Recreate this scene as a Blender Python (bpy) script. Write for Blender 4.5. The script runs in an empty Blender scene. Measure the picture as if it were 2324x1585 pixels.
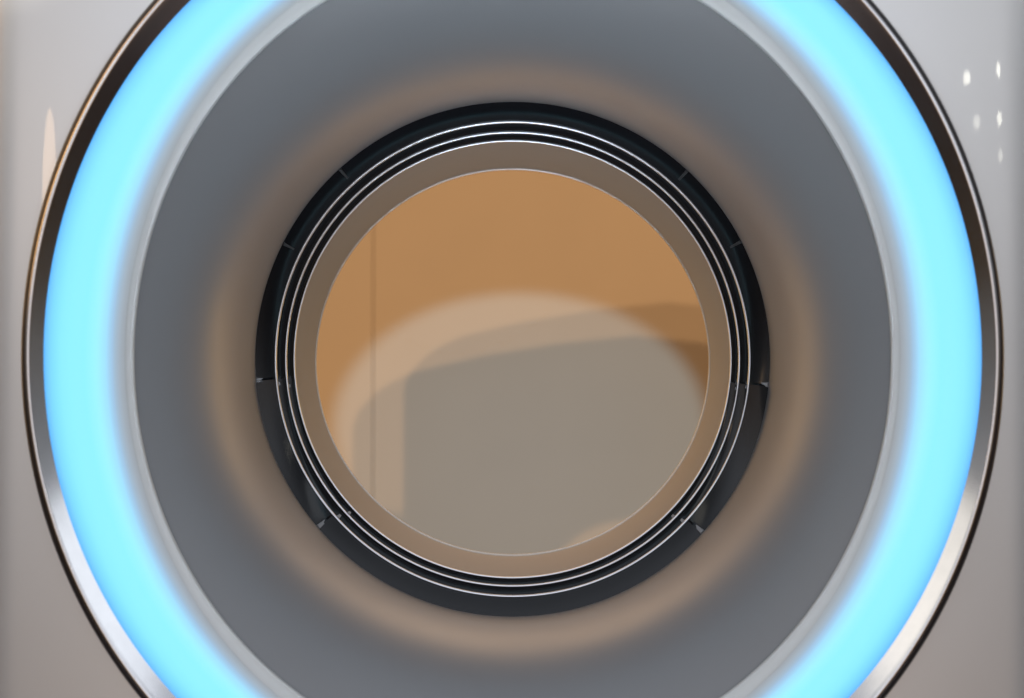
import bpy, bmesh, math, random
from mathutils import Vector
R = math.radians
C = bpy.context.scene.collection
scene = bpy.context.scene
PX = 3228.0          # focal length of the lens in units of the measuring grid (2324 wide)

# ------------------------------------------------------------------ camera
cd = bpy.data.cameras.new('camera')
cam = bpy.data.objects.new('camera', cd); C.objects.link(cam)
cam.location = (0, 0, -0.042)
cam.rotation_euler = (R(90 + 1.45), 0, 0)
cd.lens = 50; cd.sensor_width = 36; cd.sensor_fit = 'HORIZONTAL'
cd.shift_x = -0.0006
cd.clip_start = 0.05; cd.clip_end = 200
cd.dof.use_dof = True; cd.dof.focus_distance = 2.28; cd.dof.aperture_fstop = 3.2
scene.camera = cam

# ------------------------------------------------------------------ world: a dim hall, pale ceiling, brown floor
w = bpy.data.worlds.new('World'); scene.world = w; w.use_nodes = True
nt = w.node_tree; nt.nodes.clear()
out = nt.nodes.new('ShaderNodeOutputWorld'); bg = nt.nodes.new('ShaderNodeBackground')
tc = nt.nodes.new('ShaderNodeTexCoord'); sp = nt.nodes.new('ShaderNodeSeparateXYZ')
mr = nt.nodes.new('ShaderNodeMapRange'); rp = nt.nodes.new('ShaderNodeValToRGB')
nt.links.new(tc.outputs['Generated'], sp.inputs[0]); nt.links.new(sp.outputs['Z'], mr.inputs[0])
mr.inputs[1].default_value = -1; mr.inputs[2].default_value = 1
nt.links.new(mr.outputs[0], rp.inputs[0]); nt.links.new(rp.outputs[0], bg.inputs[0]); nt.links.new(bg.outputs[0], out.inputs[0])
e = rp.color_ramp.elements
WR = [(0.0, (.04, .036, .05)), (.11, (.058, .053, .068)), (.34, (.10, .065, .045)), (.44, (.19, .115, .06)), (.50, (.42, .36, .31)),
      (.60, (.72, .74, .78)), (.75, (.72, .76, .84)), (1.0, (.80, .85, .95))]
e[0].position = 0; e[0].color = (*WR[0][1], 1); e[1].position = 1; e[1].color = (*WR[-1][1], 1)
for p, c in WR[1:-1]:
    q = e.new(p); q.color = (*c, 1)
# world darker to both sides, plus an added bright lobe ahead of the scanner
ab = nt.nodes.new('ShaderNodeMath'); ab.operation = 'ABSOLUTE'; nt.links.new(sp.outputs['X'], ab.inputs[0])
sd = nt.nodes.new('ShaderNodeMapRange'); sd.interpolation_type = 'SMOOTHSTEP'
sd.inputs[1].default_value = .42; sd.inputs[2].default_value = .85; sd.inputs[3].default_value = 1.0; sd.inputs[4].default_value = .30
nt.links.new(ab.outputs[0], sd.inputs[0])
fr = nt.nodes.new('ShaderNodeMapRange'); fr.interpolation_type = 'SMOOTHSTEP'
fr.inputs[1].default_value = -1; fr.inputs[2].default_value = -.45; fr.inputs[3].default_value = 1; fr.inputs[4].default_value = 0
nt.links.new(sp.outputs['Y'], fr.inputs[0])
lob = nt.nodes.new('ShaderNodeVectorMath'); lob.operation = 'SCALE'; 
lm = nt.nodes.new('ShaderNodeMapRange'); lm.interpolation_type = 'SMOOTHSTEP'      # warm floor side, cool ceiling side
lm.inputs[1].default_value = -.30; lm.inputs[2].default_value = .22; nt.links.new(sp.outputs['Z'], lm.inputs[0])
lx = nt.nodes.new('ShaderNodeMix'); lx.data_type = 'RGBA'; lx.inputs[6].default_value = (.38, .23, .11, 1); lx.inputs[7].default_value = (.61, .645, .73, 1)
nt.links.new(lm.outputs[0], lx.inputs[0]); nt.links.new(lx.outputs[2], lob.inputs[0])
nt.links.new(fr.outputs[0], lob.inputs['Scale'])
mu = nt.nodes.new('ShaderNodeVectorMath'); mu.operation = 'SCALE'; nt.links.new(rp.outputs[0], mu.inputs[0]); nt.links.new(sd.outputs[0], mu.inputs['Scale'])
ad = nt.nodes.new('ShaderNodeVectorMath'); ad.operation = 'ADD'; nt.links.new(mu.outputs[0], ad.inputs[0]); nt.links.new(lob.outputs[0], ad.inputs[1])
rr = nt.nodes.new('ShaderNodeMapRange'); rr.interpolation_type = 'SMOOTHSTEP'   # added warm glow on the wall side, lights the bore
rr.inputs[1].default_value = .1; rr.inputs[2].default_value = .7; rr.inputs[3].default_value = 0; rr.inputs[4].default_value = 1
nt.links.new(sp.outputs['Y'], rr.inputs[0])
rl = nt.nodes.new('ShaderNodeVectorMath'); rl.operation = 'SCALE'; rl.inputs[0].default_value = (.84, .50, .26)
xc = nt.nodes.new('ShaderNodeMapRange'); xc.interpolation_type = 'SMOOTHSTEP'
xc.inputs[1].default_value = .70; xc.inputs[2].default_value = .93; xc.inputs[3].default_value = 1; xc.inputs[4].default_value = .08
nt.links.new(ab.outputs[0], xc.inputs[0])
xm = nt.nodes.new('ShaderNodeMath'); xm.operation = 'MULTIPLY'; nt.links.new(rr.outputs[0], xm.inputs[0]); nt.links.new(xc.outputs[0], xm.inputs[1])
nt.links.new(xm.outputs[0], rl.inputs['Scale'])
a2 = nt.nodes.new('ShaderNodeVectorMath'); a2.operation = 'ADD'; nt.links.new(ad.outputs[0], a2.inputs[0]); nt.links.new(rl.outputs[0], a2.inputs[1])
# amber lit side of the hall, beyond the left of the scanner
def sm(src, a, b):
    m_ = nt.nodes.new('ShaderNodeMapRange'); m_.interpolation_type = 'SMOOTHSTEP'; m_.inputs[1].default_value = a; m_.inputs[2].default_value = b
    nt.links.new(src, m_.inputs[0]); return m_.outputs[0]
def mul(a, b):
    m_ = nt.nodes.new('ShaderNodeMath'); m_.operation = 'MULTIPLY'; nt.links.new(a, m_.inputs[0]); nt.links.new(b, m_.inputs[1]); return m_.outputs[0]
ng = nt.nodes.new('ShaderNodeMath'); ng.operation = 'MULTIPLY'; ng.inputs[1].default_value = -1; nt.links.new(sp.outputs['X'], ng.inputs[0])
am = mul(mul(sm(ng.outputs[0], .45, .80), mul(sm(sp.outputs['Z'], .06, .26), sm(sp.outputs['Z'], .95, .72))), sm(sp.outputs['Y'], -.10, .12))
av = nt.nodes.new('ShaderNodeVectorMath'); av.operation = 'SCALE'; av.inputs[0].default_value = (2.1, .98, .10); nt.links.new(am, av.inputs['Scale'])
a3 = nt.nodes.new('ShaderNodeVectorMath'); a3.operation = 'ADD'; nt.links.new(a2.outputs[0], a3.inputs[0]); nt.links.new(av.outputs[0], a3.inputs[1])
nt.links.new(a3.outputs[0], bg.inputs[0])
bg.inputs[1].default_value = 0.80

# ------------------------------------------------------------------ lamps
def aim(o, target):
    d = Vector(target) - o.location
    o.rotation_euler = d.to_track_quat('-Z', 'Y').to_euler()
def spot(name, loc, target, power, col, size, blend, rad, scale=(1, 1, 1)):
    l = bpy.data.lights.new(name, 'SPOT'); l.energy = power; l.color = col
    l.spot_size = R(size); l.spot_blend = blend; l.shadow_soft_size = rad
    o = bpy.data.objects.new(name, l); C.objects.link(o); o.location = loc; aim(o, target); o.scale = scale
    return o
def area(name, loc, target, power, col, sx, sy):
    l = bpy.data.lights.new(name, 'AREA'); l.shape = 'RECTANGLE'; l.size = sx; l.size_y = sy; l.energy = power; l.color = col
    o = bpy.data.objects.new(name, l); C.objects.link(o); o.location = loc; aim(o, target)
    return o
def bulb(name, loc, power, col, rad):
    l = bpy.data.lights.new(name, 'POINT'); l.energy = power; l.color = col; l.shadow_soft_size = rad
    o = bpy.data.objects.new(name, l); C.objects.link(o); o.location = loc
    return o
# two hall spotlights that throw the scanner's outline onto the wall behind it
spot('hall_spot', (-1.74, -8.9, 2.59), (-0.86, 2.3, 1.42), 3250, (1, .95, .86), 10.75, .05, .035)
spot('hall_spot', (-1.145, -7.2, 2.687), (-0.56, 2.3, 1.52), 2850, (1, .93, .82), 12.8, .08, .035)
# added cool spot hidden behind the scanner, makes the pale pool on the wall
spot('pool_spot', (0.045, 3.1, -0.85), (0.043, 8.0, -0.30), 1750, (.135, .365, .86), 25.6, .24, .02, (1.0, .72, 1))
# soft ceiling panel in front of the scanner
area('ceiling_panel', (5.45, -0.1, 2.4), (5.45, -0.1, 0), 24, (.88, .94, 1), 5.1, 1.4)
area('ceiling_panel', (-5.45, -0.1, 2.4), (-5.45, -0.1, 0), 24, (1, .94, .82), 5.1, 1.4)
area('front_fill', (0.2, -2.6, 1.9), (0.2, 1.8, -.4), 6, (.95, .98, 1), 3.0, 1.0)  # added soft fill from the front, brightens the front panel
area('low_fill', (0.0, 0.1, -1.1), (0, 2.0, .50), 2.6, (.70, .86, 1), 1.0, .4).data.spread = R(48)  # added fill from below, lifts the top of the flare
area('rear_top_fill', (0.0, 5.0, 2.5), (-.15, 2.5, -.35), 36, (1, .50, .07), 5.0, 2.0)  # added warm fill from behind, browns the bottom of the throat
for sx in (-1, 1):
    area('rear_side_fill', (3.0 * sx, 4.6, .1 if sx < 0 else .5), (0, 2.2, 0), 27 if sx > 0 else 20, (1, .57, .16), 1.6, 2.0)  # added warm fills, brown the sides of the throat
area('wall_top_fill', (1.3, 7.0, 3.0), (1.0, 8.0, .9), 12, (1, .93, .76), 2.4, .3)  # added fill, makes the wall brighter towards its top and right
spot('low_wall_spot', (.64, 3.2, -1.0), (.66, 8.0, -1.32), 240, (1, .90, .66), 12.9, .15, .02)  # added spot, stands in for hall light passing through the bore
area('rear_low_fill', (0, 4.4, -1.15), (0, 2.3, .4), 4, (1, .58, .24), 2.6, .8)  # added warm fill in place of floor bounce, lights the throat top
# small downlights and one tall warm lamp out in the hall: they show as spots and a streak in the glossy panel
def mirror_pos(u, v, D):
    dx, dz = (u - 1162) / PX, -(v - 792.5) / PX
    d = Vector((dx, 1, dz + .0253)).normalized(); o = Vector((0, 0, -.042)); t = 1.8
    for _ in range(20):
        p = o + d * t; t += (panel_y(p.x) - p.y) / d.y
    p = o + d * t; h = 1e-4
    n = Vector(((panel_y(p.x + h) - panel_y(p.x - h)) / (2 * h), -1, 0)).normalized()
    r = d - 2 * d.dot(n) * n
    return p + r * D
RC = 2.6
def panel_y(x): return 1.772 + x * x / (2 * RC) + max(0, abs(x) - .652) ** 2 * 7.0
for u, v, q in ((2198, 173, .9), (2274, 156, 1.1), (2220, 275, .42), (2275, 268, .9), (2276, 352, .35)):
    bulb('hall_downlight', mirror_pos(u, v, 5.2), q, (1, .97, .82), .034)
pa_, pb_ = mirror_pos(112, 272, 4.0), mirror_pos(102, 620, 4.0)
wlm = area('tall_warm_lamp', (pa_ + pb_) / 2, (-.6, 1.85, .2), 1.8, (1, .66, .38), .11, (pa_ - pb_).length * 1.15); wlm.data.shape = 'ELLIPSE'

# ------------------------------------------------------------------ view
vs = scene.view_settings
vs.view_transform = 'Standard'; vs.look = 'None'; vs.exposure = 0; vs.gamma = 1; vs.use_curve_mapping = False

# ------------------------------------------------------------------ helpers
def tag(o, label=None, cat=None, group=None, kind=None):
    if label: o['label'] = label
    if cat: o['category'] = cat
    if group: o['group'] = group
    if kind: o['kind'] = kind
def empty(name, loc):
    o = bpy.data.objects.new(name, None); C.objects.link(o); o.location = loc
    return o
def mat(name, col, rough=.5, metal=0, coat=0, noise=0, nscale=40, bump=0, bscale=300, spec=.5, rvar=0):
    m = bpy.data.materials.new(name); m.use_nodes = True
    n = m.node_tree.nodes; L = m.node_tree.links; b = n['Principled BSDF']
    b.inputs['Base Color'].default_value = (*col, 1); b.inputs['Roughness'].default_value = rough
    b.inputs['Metallic'].default_value = metal; b.inputs['Coat Weight'].default_value = coat
    b.inputs['Coat Roughness'].default_value = .08; b.inputs['Specular IOR Level'].default_value = spec
    t = n.new('ShaderNodeTexCoord')
    if noise:
        z = n.new('ShaderNodeTexNoise'); z.inputs['Scale'].default_value = nscale; z.inputs['Detail'].default_value = 5
        L.new(t.outputs['Object'], z.inputs['Vector'])
        mx = n.new('ShaderNodeMix'); mx.data_type = 'RGBA'
        mx.inputs[6].default_value = (*[c * (1 - noise) for c in col], 1); mx.inputs[7].default_value = (*[min(1, c * (1 + noise)) for c in col], 1)
        L.new(z.outputs['Fac'], mx.inputs[0]); L.new(mx.outputs[2], b.inputs['Base Color'])
    if rvar:
        z3 = n.new('ShaderNodeTexNoise'); z3.inputs['Scale'].default_value = 9; z3.inputs['Detail'].default_value = 6
        L.new(t.outputs['Object'], z3.inputs['Vector'])
        r3 = n.new('ShaderNodeMapRange'); r3.inputs[3].default_value = rough - rvar; r3.inputs[4].default_value = rough + rvar
        L.new(z3.outputs['Fac'], r3.inputs[0]); L.new(r3.outputs[0], b.inputs['Roughness'])
    if bump:
        z2 = n.new('ShaderNodeTexNoise'); z2.inputs['Scale'].default_value = bscale; z2.inputs['Detail'].default_value = 3
        L.new(t.outputs['Object'], z2.inputs['Vector'])
        bp = n.new('ShaderNodeBump'); bp.inputs['Strength'].default_value = bump; bp.inputs['Distance'].default_value = .002
        L.new(z2.outputs['Fac'], bp.inputs['Height']); L.new(bp.outputs[0], b.inputs['Normal'])
    return m
def link(name, verts, faces, m, parent, smooth=True, sharp=40):
    me = bpy.data.meshes.new(name); me.from_pydata(verts, [], faces)
    me.polygons.foreach_set('use_smooth', [smooth] * len(faces)); me.materials.append(m); me.update()
    if smooth: me.set_sharp_from_angle(angle=R(sharp))
    o = bpy.data.objects.new(name, me); C.objects.link(o)
    if parent: o.parent = parent
    return o
N = 288
def ring(name, prof, m, parent, closed=False, a0=0, a1=360, n=N, sharp=40):
    """lathe around the bore axis; prof = (half width, half height, depth) in metres"""
    full = abs(a1 - a0) >= 360; k = n if full else n + 1
    V = []; F = []
    for (ax, az, y) in prof:
        for i in range(k):
            t = R(a0 + (a1 - a0) * i / n); V.append((ax * math.cos(t), y, az * math.sin(t)))
    rows = len(prof)
    for j in range(rows if closed else rows - 1):
        j2 = (j + 1) % rows
        for i in range(n):
            i2 = (i + 1) % k if full else i + 1
            F.append((j * k + i, j * k + i2, j2 * k + i2, j2 * k + i))
    if not full and closed:
        F.append(tuple(j * k for j in range(rows))); F.append(tuple(j * k + n for j in reversed(range(rows))))
    return link(name, V, F, m, parent, True, sharp)
def P(pw, ph, y):     # a size measured on the grid, at depth y, in metres
    return (pw * y / PX, ph * y / PX, y)
def bead(cx, cz, y, r, steps=10):
    return [(cx + r * math.cos(R(a)), cz + r * math.cos(R(a)), y + r * math.sin(R(a))) for a in [360 * i / steps for i in range(steps)]]

# ------------------------------------------------------------------ materials
M = {}
M['panel'] = mat('panel_paint', (.80, .795, .79), .36, metal=.62, coat=.6, noise=.012, nscale=6, rvar=.02)
M['panel'].node_tree.nodes['Principled BSDF'].inputs['Coat Roughness'].default_value = .02
M['shell'] = mat('shell_paint', (.60, .60, .60), .35, noise=.02, nscale=6)
M['chrome'] = mat('brushed_trim', (.84, .83, .85), .17, metal=1, noise=.06, nscale=60, rvar=.05)
M['wire'] = mat('polished_wire', (.82, .85, .92), .30, metal=1)
M['rim'] = mat('rear_rim_satin', (.66, .64, .61), .3, metal=.5)
M['gasket'] = mat('gasket_rubber', (.012, .009, .010), .4)
M['lip'] = mat('lip_plastic', (.62, .63, .63), .35, noise=.02)
M['flare'] = mat('flare_plastic', (.203, .203, .212), .42, spec=1.0, coat=0, noise=.02, nscale=12, bump=.03, bscale=420, rvar=.05)
M['bore'] = mat('bore_plastic', (.235, .235, .235), .40, noise=.03, nscale=12, bump=.02, bscale=500)
M['black'] = mat('black_gloss', (.006, .007, .009), .14, noise=.2, nscale=30, spec=.42, rvar=.05)
M['shaded_clip'] = mat('shaded_clip_plastic', (.05, .052, .055), .35)  # upper clips: same part, shade put into the colour
M['clip'] = mat('lit_clip_plastic', (.30, .31, .33), .3)  # lower clips: lighter copy, the brighter light is put into the colour

def light_mat():
    m = bpy.data.materials.new('light_diffuser'); m.use_nodes = True
    n = m.node_tree.nodes; L = m.node_tree.links; b = n['Principled BSDF']
    b.inputs['Base Color'].default_value = (.3, .3, .3, 1); b.inputs['Roughness'].default_value = .4
    at = n.new('ShaderNodeAttribute'); at.attribute_name = 'led'
    r = n.new('ShaderNodeValToRGB'); r.color_ramp.interpolation = 'B_SPLINE'
    el = r.color_ramp.elements
    # output of the diffuser over the LED strip: saturated where thin at the rim, fading out past the strip
    S = [(0, (.03, .36, .95)), (.09, (.06, .56, .95)), (.22, (.14, .73, .93)), (.44, (.20, .80, .95)), (.64, (.17, .76, .95)),
         (.77, (.11, .46, .74)), (.86, (.045, .16, .27)), (.94, (.01, .03, .05)), (1, (0, .005, .01))]
    el[0].position = 0; el[0].color = (*S[0][1], 1); el[1].position = 1; el[1].color = (*S[-1][1], 1)
    for p, c in S[1:-1]:
        q = el.new(p); q.color = (*c, 1)
    # base darkened under the glow, lightened inwards so the fade shows no dark dip
    r2_ = n.new('ShaderNodeValToRGB'); e2 = r2_.color_ramp.elements
    e2[0].position = .50; e2[0].color = (.20, .21, .22, 1); e2[1].position = .92; e2[1].color = (.66, .67, .68, 1)
    L.new(at.outputs['Fac'], r2_.inputs[0]); L.new(r2_.outputs[0], b.inputs['Base Color'])
    L.new(at.outputs['Fac'], r.inputs[0]); L.new(r.outputs[0], b.inputs['Emission Color'])
    b.inputs['Emission Strength'].default_value = 1.0
    return m
M['light'] = light_mat()

# ------------------------------------------------------------------ scanner
sc = empty('ct_scanner', (0, 2.15, -1.1))
tag(sc, 'grey white medical scanner with round bore and glowing pale blue light ring', 'medical scanner')
sc_parts = []
def own(o):
    sc_parts.append(o); return o

# outline of the housing seen from the front
OUT = [(0, 1.151), (.275, 1.123), (.544, 1.079), (.778, 1.024), (.874, .977), (.922, .939), (.971, .885), (.991, .83),
       (.991, .40), (.991, 0), (.991, -.5), (.985, -1.02), (.93, -1.1), (.5, -1.1), (0, -1.1)]
OUT = OUT + [(-x, z) for x, z in reversed(OUT[1:-1])]
def outline(t, s=1.0):
    dx, dz = math.cos(t), math.sin(t); best = 0
    for (x0, z0), (x1, z1) in zip(OUT, OUT[1:] + OUT[:1]):
        ex, ez = x1 - x0, z1 - z0; det = dx * (-ez) - dz * (-ex)
        if abs(det) < 1e-9: continue
        r = (x0 * (-ez) - z0 * (-ex)) / det; u = (dx * z0 - dz * x0) / det
        if r > 0 and -1e-6 <= u <= 1 + 1e-6: best = max(best, r)
    return best * dx * s, best * dz * s
ah, bh, _ = P(1113, 1182, 1.815)
V = []; F = []; K = 30
for j in range(K + 1):
    f = j / K
    for i in range(N):
        t = 2 * math.pi * i / N
        ox, oz = outline(t, .93)
        hx, hz = ah * math.cos(t), bh * math.sin(t)
        x = hx + (ox - hx) * f; z = hz + (oz - hz) * f
        V.append((x, panel_y(x), z))
for j in range(K):
    for i in range(N):
        F.append((j * N + i, j * N + (i + 1) % N, (j + 1) * N + (i + 1) % N, (j + 1) * N + i))
fp = link('front_panel', V, F, M['panel'], sc); own(fp)
# housing shell, front edge of the panel to the rear cover
V = []; F = []
sec = [(.93, None, 0), (.945, None, .03), (.975, None, .09), (1.0, 2.28, 0), (1.0, 2.32, 0), (.98, 2.42, 0), (.94, 2.50, 0)]
for s, y, dy in sec:
    for i in range(N):
        t = 2 * math.pi * i / N
        x, z = outline(t, s); x9, _z = outline(t, .93)
        V.append((x, (panel_y(x9) + .001 + dy) if y is None else y, z))
for j in range(len(sec) - 1):
    for i in range(N):
        F.append((j * N + i, j * N + (i + 1) % N, (j + 1) * N + (i + 1) % N, (j + 1) * N + i))
own(link('housing', V, F, M['shell'], sc))
YR = 2.556
V = []; F = []
rw, rh, _ = P(446, 437.5, YR)
for (f, y) in [(0, YR), (.03, YR - .004), (.2, 2.545), (.6, 2.525), (1, 2.50)]:
    for i in range(N):
        t = 2 * math.pi * i / N
        x, z = outline(t, .94); hx, hz = (rw + .004) * math.cos(t), (rh + .004) * math.sin(t)
        V.append((hx + (x - hx) * f, y, hz + (z - hz) * f))
for j in range(4):
    for i in range(N):
        F.append((j * N + i, j * N + (i + 1) % N, (j + 1) * N + (i + 1) % N, (j + 1) * N + i))
own(link('rear_cover', V, F, M['shell'], sc))

# gasket behind the trim
own(ring('gasket', [P(1116, 1186, 1.845), P(1116, 1186, 1.811), P(1112, 1181, 1.8055), P(1107, 1176, 1.8035), P(1104.8, 1173.8, 1.8045), P(1103.5, 1172.5, 1.86)], M['gasket'], sc))
# metal trim ring, rounded outside, bevelled towards the light
tp = []
for i in range(7):
    a = R(180 - 180 * i / 6 * .70)
    tp.append((1101 - 7.5 * math.cos(a), 1170 - 7.5 * math.cos(a), 1.8075 - .0062 * math.sin(a)))
prof = [P(1109, 1178, 1.85)] + [P(*q) for q in tp]
for i in range(1, 9):
    f = i / 8
    prof.append(P(1098 - 33 * f, 1167 - 55 * f, 1.8018 + .0158 * f))
prof.append(P(1063, 1110, 1.84))
own(ring('trim_ring', prof, M['chrome'], sc))
# light ring
K = 32; prof = []
for i in range(K + 1):
    t = i / K
    prof.append(P(1066 - 186 * t, 1113 - 146 * t, 1.8215 + .062 * t ** 1.5 - .003 * math.sin(math.pi * min(1, t * 1.6))))
lr = own(ring('light_ring', prof, M['light'], sc))
at = lr.data.attributes.new('led', 'FLOAT', 'POINT')
for j in range(K + 1):
    for i in range(N): at.data[j * N + i].value = j / K
# lip
own(ring('inner_lip', [P(881, 968, 1.8825), P(879, 964, 1.8838), P(873, 950, 1.886), P(867, 939, 1.888), P(864, 934, 1.8868), P(861.5, 930, 1.8878), P(859, 927, 1.892), P(858, 926, 1.900)], M['lip'], sc, sharp=60))
# flare
a0, b0, y0 = P(860, 928, 1.895); r2 = P(586, 586, 2.204)[0]
prof = []
K = 64
for i in range(K + 1):
    u = (i / K) ** 1.3; g = (1 - u) ** 3.5; k_ = .013 * (1 - u)
    prof.append((r2 + k_ + (a0 - r2 - .013) * g, r2 + k_ + (b0 - r2 - .013) * g, y0 + (2.204 - y0) * u))
prof += [P(584.5, 584.5, 2.2082), P(583.5, 583.5, 2.22)]
own(ring('bore_flare', prof, M['flare'], sc))
# black window bands with fine polished wires between
def seg_tilt(t):
    """how far a window segment leans towards the front: 0 flush, 1 fully"""
    t = t % 360
    def run(a, b, v0, v1): return v0 + (v1 - v0) * (t - a) / (b - a)
    if 317.5 <= t < 354: return run(354, 317.5, 1.75, .2)
    if 270 <= t < 317.5: return run(317.5, 270, .48, .36)
    if 221 < t < 270: return run(221, 270, .42, .36)
    if 185 < t <= 221: return run(185, 221, 1.1, .1)
    if t >= 354: return run(354, 387, .42, 0)
    if t < 27: return run(27, -6, 0, .42)
    if 153.5 < t <= 185: return run(153.5, 185, 0, .40)
    return 0
def band(name, pa, ya, pb, yb, lean):
    k = 720; V = []; F = []; S = 8
    for j in range(S + 2):
        for i in range(k):
            t = (i + .25) * 360 / k; g = seg_tilt(t); f = min(1, j / S)
            y = ya + (yb - ya - lean * g) * f - .0008 * math.sin(math.pi * f); p = (pa + (pb - pa) * f) * y / PX
            if j > S: y = yb + .008; p = (pb - .6) * y / PX
            V.append((p * math.cos(R(t)), y, p * math.sin(R(t))))
    for j in range(S + 1):
        for i in range(k): F.append((j * k + i, j * k + (i + 1) % k, (j + 1) * k + (i + 1) % k, (j + 1) * k + i))
    return own(link(name, V, F, M['black'], sc, True, 30))
B1 = band('window_band', 584, 2.211, 541, 2.232, .012)
B2 = band('window_band', 536.5, 2.234, 517.5, 2.246, .006)
B3 = band('window_band', 512.5, 2.2485, 498.5, 2.258, .005)
for px, y, r in ((538.6, 2.2325, .0023), (515, 2.247, .0020), (496, 2.2595, .0018)):
    c, _, _ = P(px, px, y)
    own(ring('wire_ring', bead(c, c, y, r), M['wire'], sc, closed=True, sharp=80))
# small clips at the joints of the window segments
def clip(parent, ang, pa, ya, pb, yb, wdeg, h):
    (ra, _, _), (rb, _, _) = P(pa, pa, ya), P(pb, pb, yb)
    nrm = (-(yb - ya), -(ra - rb)); l = math.hypot(*nrm); nr, ny = nrm[0] / l, nrm[1] / l
    V = []
    for f in (0, .5, 1):
        r, y = ra + (rb - ra) * f, ya + (yb - ya) * f
        ww = wdeg * (1 - .35 * f)
        for da, hh in ((-ww, -.001), (-ww * .7, h * (1 - .6 * f)), (ww * .7, h * (1 - .6 * f)), (ww, -.001)):
            t = R(ang + da); rr = r + nr * hh; yy = y + ny * hh
            V.append((rr * math.cos(t), yy, rr * math.sin(t)))
    F = []
    for j in range(2):
        for i in range(3): F.append((j * 4 + i, j * 4 + i + 1, j * 4 + i + 5, j * 4 + i + 4))
    F += [(0, 1, 2, 3), (11, 10, 9, 8)]
    return link('clip', V, F, M['clip' if 180 < ang < 360 else 'shaded_clip'], parent, True, 25)
clips = []
for ang in (185, 354, 221, 317.5, 27, 153.5, 47, 132.5):
    clips.append((clip(B1, ang, 584, 2.211, 556, 2.2247, .62 if ang in (185, 354, 221, 317.5) else .4, .0035), B1))
for ang in (186.2, 353, 222.3, 316.3):
    clips.append((clip(B2, ang, 536, 2.234, 523, 2.242, .55, .0022), B2))
for ang in (187.0, 352.3, 223.4, 315.5):
    clips.append((clip(B3, ang, 512, 2.2487, 502, 2.2555, .55, .0020), B3))
# bore tube and rear rim
K = 14; prof = [P(494.5, 494.5, 2.259)]
a0, b0, y0 = P(493.5, 493.5, 2.264)
for i in range(K + 1):
    f = i / K; prof.append((a0 + (rw + .0012 - a0) * f, b0 + (rh + .0012 - b0) * f, y0 + (YR - .003 - y0) * f))
own(ring('bore_tube', prof, M['bore'], sc))
own(ring('rear_rim', bead(rw + .0012, rh + .0012, YR, .0022), M['rim'], sc, closed=True, sharp=80))

# parent keeps world positions: parts were modelled around the bore axis
for o in sc_parts: o.location = tuple(-v for v in sc.location)

# ------------------------------------------------------------------ wall behind
wl = empty('back_wall', (0, 8.0, -1.1)); tag(wl, 'tan orange panelled wall seen through the round bore of the scanner', 'wall')
M['wall'] = mat('tan_wall_paint', (.375, .203, .082), .6, noise=.04, nscale=2.2, bump=.03, bscale=120, spec=.15)
def box(name, x0, x1, y0, y1, z0, z1, m, parent, bev=.002):
    bm = bmesh.new(); bmesh.ops.create_cube(bm, size=1)
    for v in bm.verts: v.co = Vector(((x0 + x1) / 2 + v.co.x * (x1 - x0), (y0 + y1) / 2 + v.co.y * (y1 - y0), (z0 + z1) / 2 + v.co.z * (z1 - z0)))
    bmesh.ops.bevel(bm, geom=bm.edges[:], offset=bev, segments=2, affect='EDGES')
    me = bpy.data.meshes.new(name); bm.to_mesh(me); bm.free(); me.materials.append(m)
    o = bpy.data.objects.new(name, me); C.objects.link(o); o.parent = parent
    return o
xs = -0.785
box('wall_panel', xs + .0019, 3.5, 0, .06, -1.3, 3.6, M['wall'], wl)
box('wall_panel', -3.5, xs - .0019, 0, .06, -1.3, 3.6, M['wall'], wl)
box('joint_strip', xs - .05, xs + .05, .062, .09, -1.3, 3.6, M['wall'], wl)
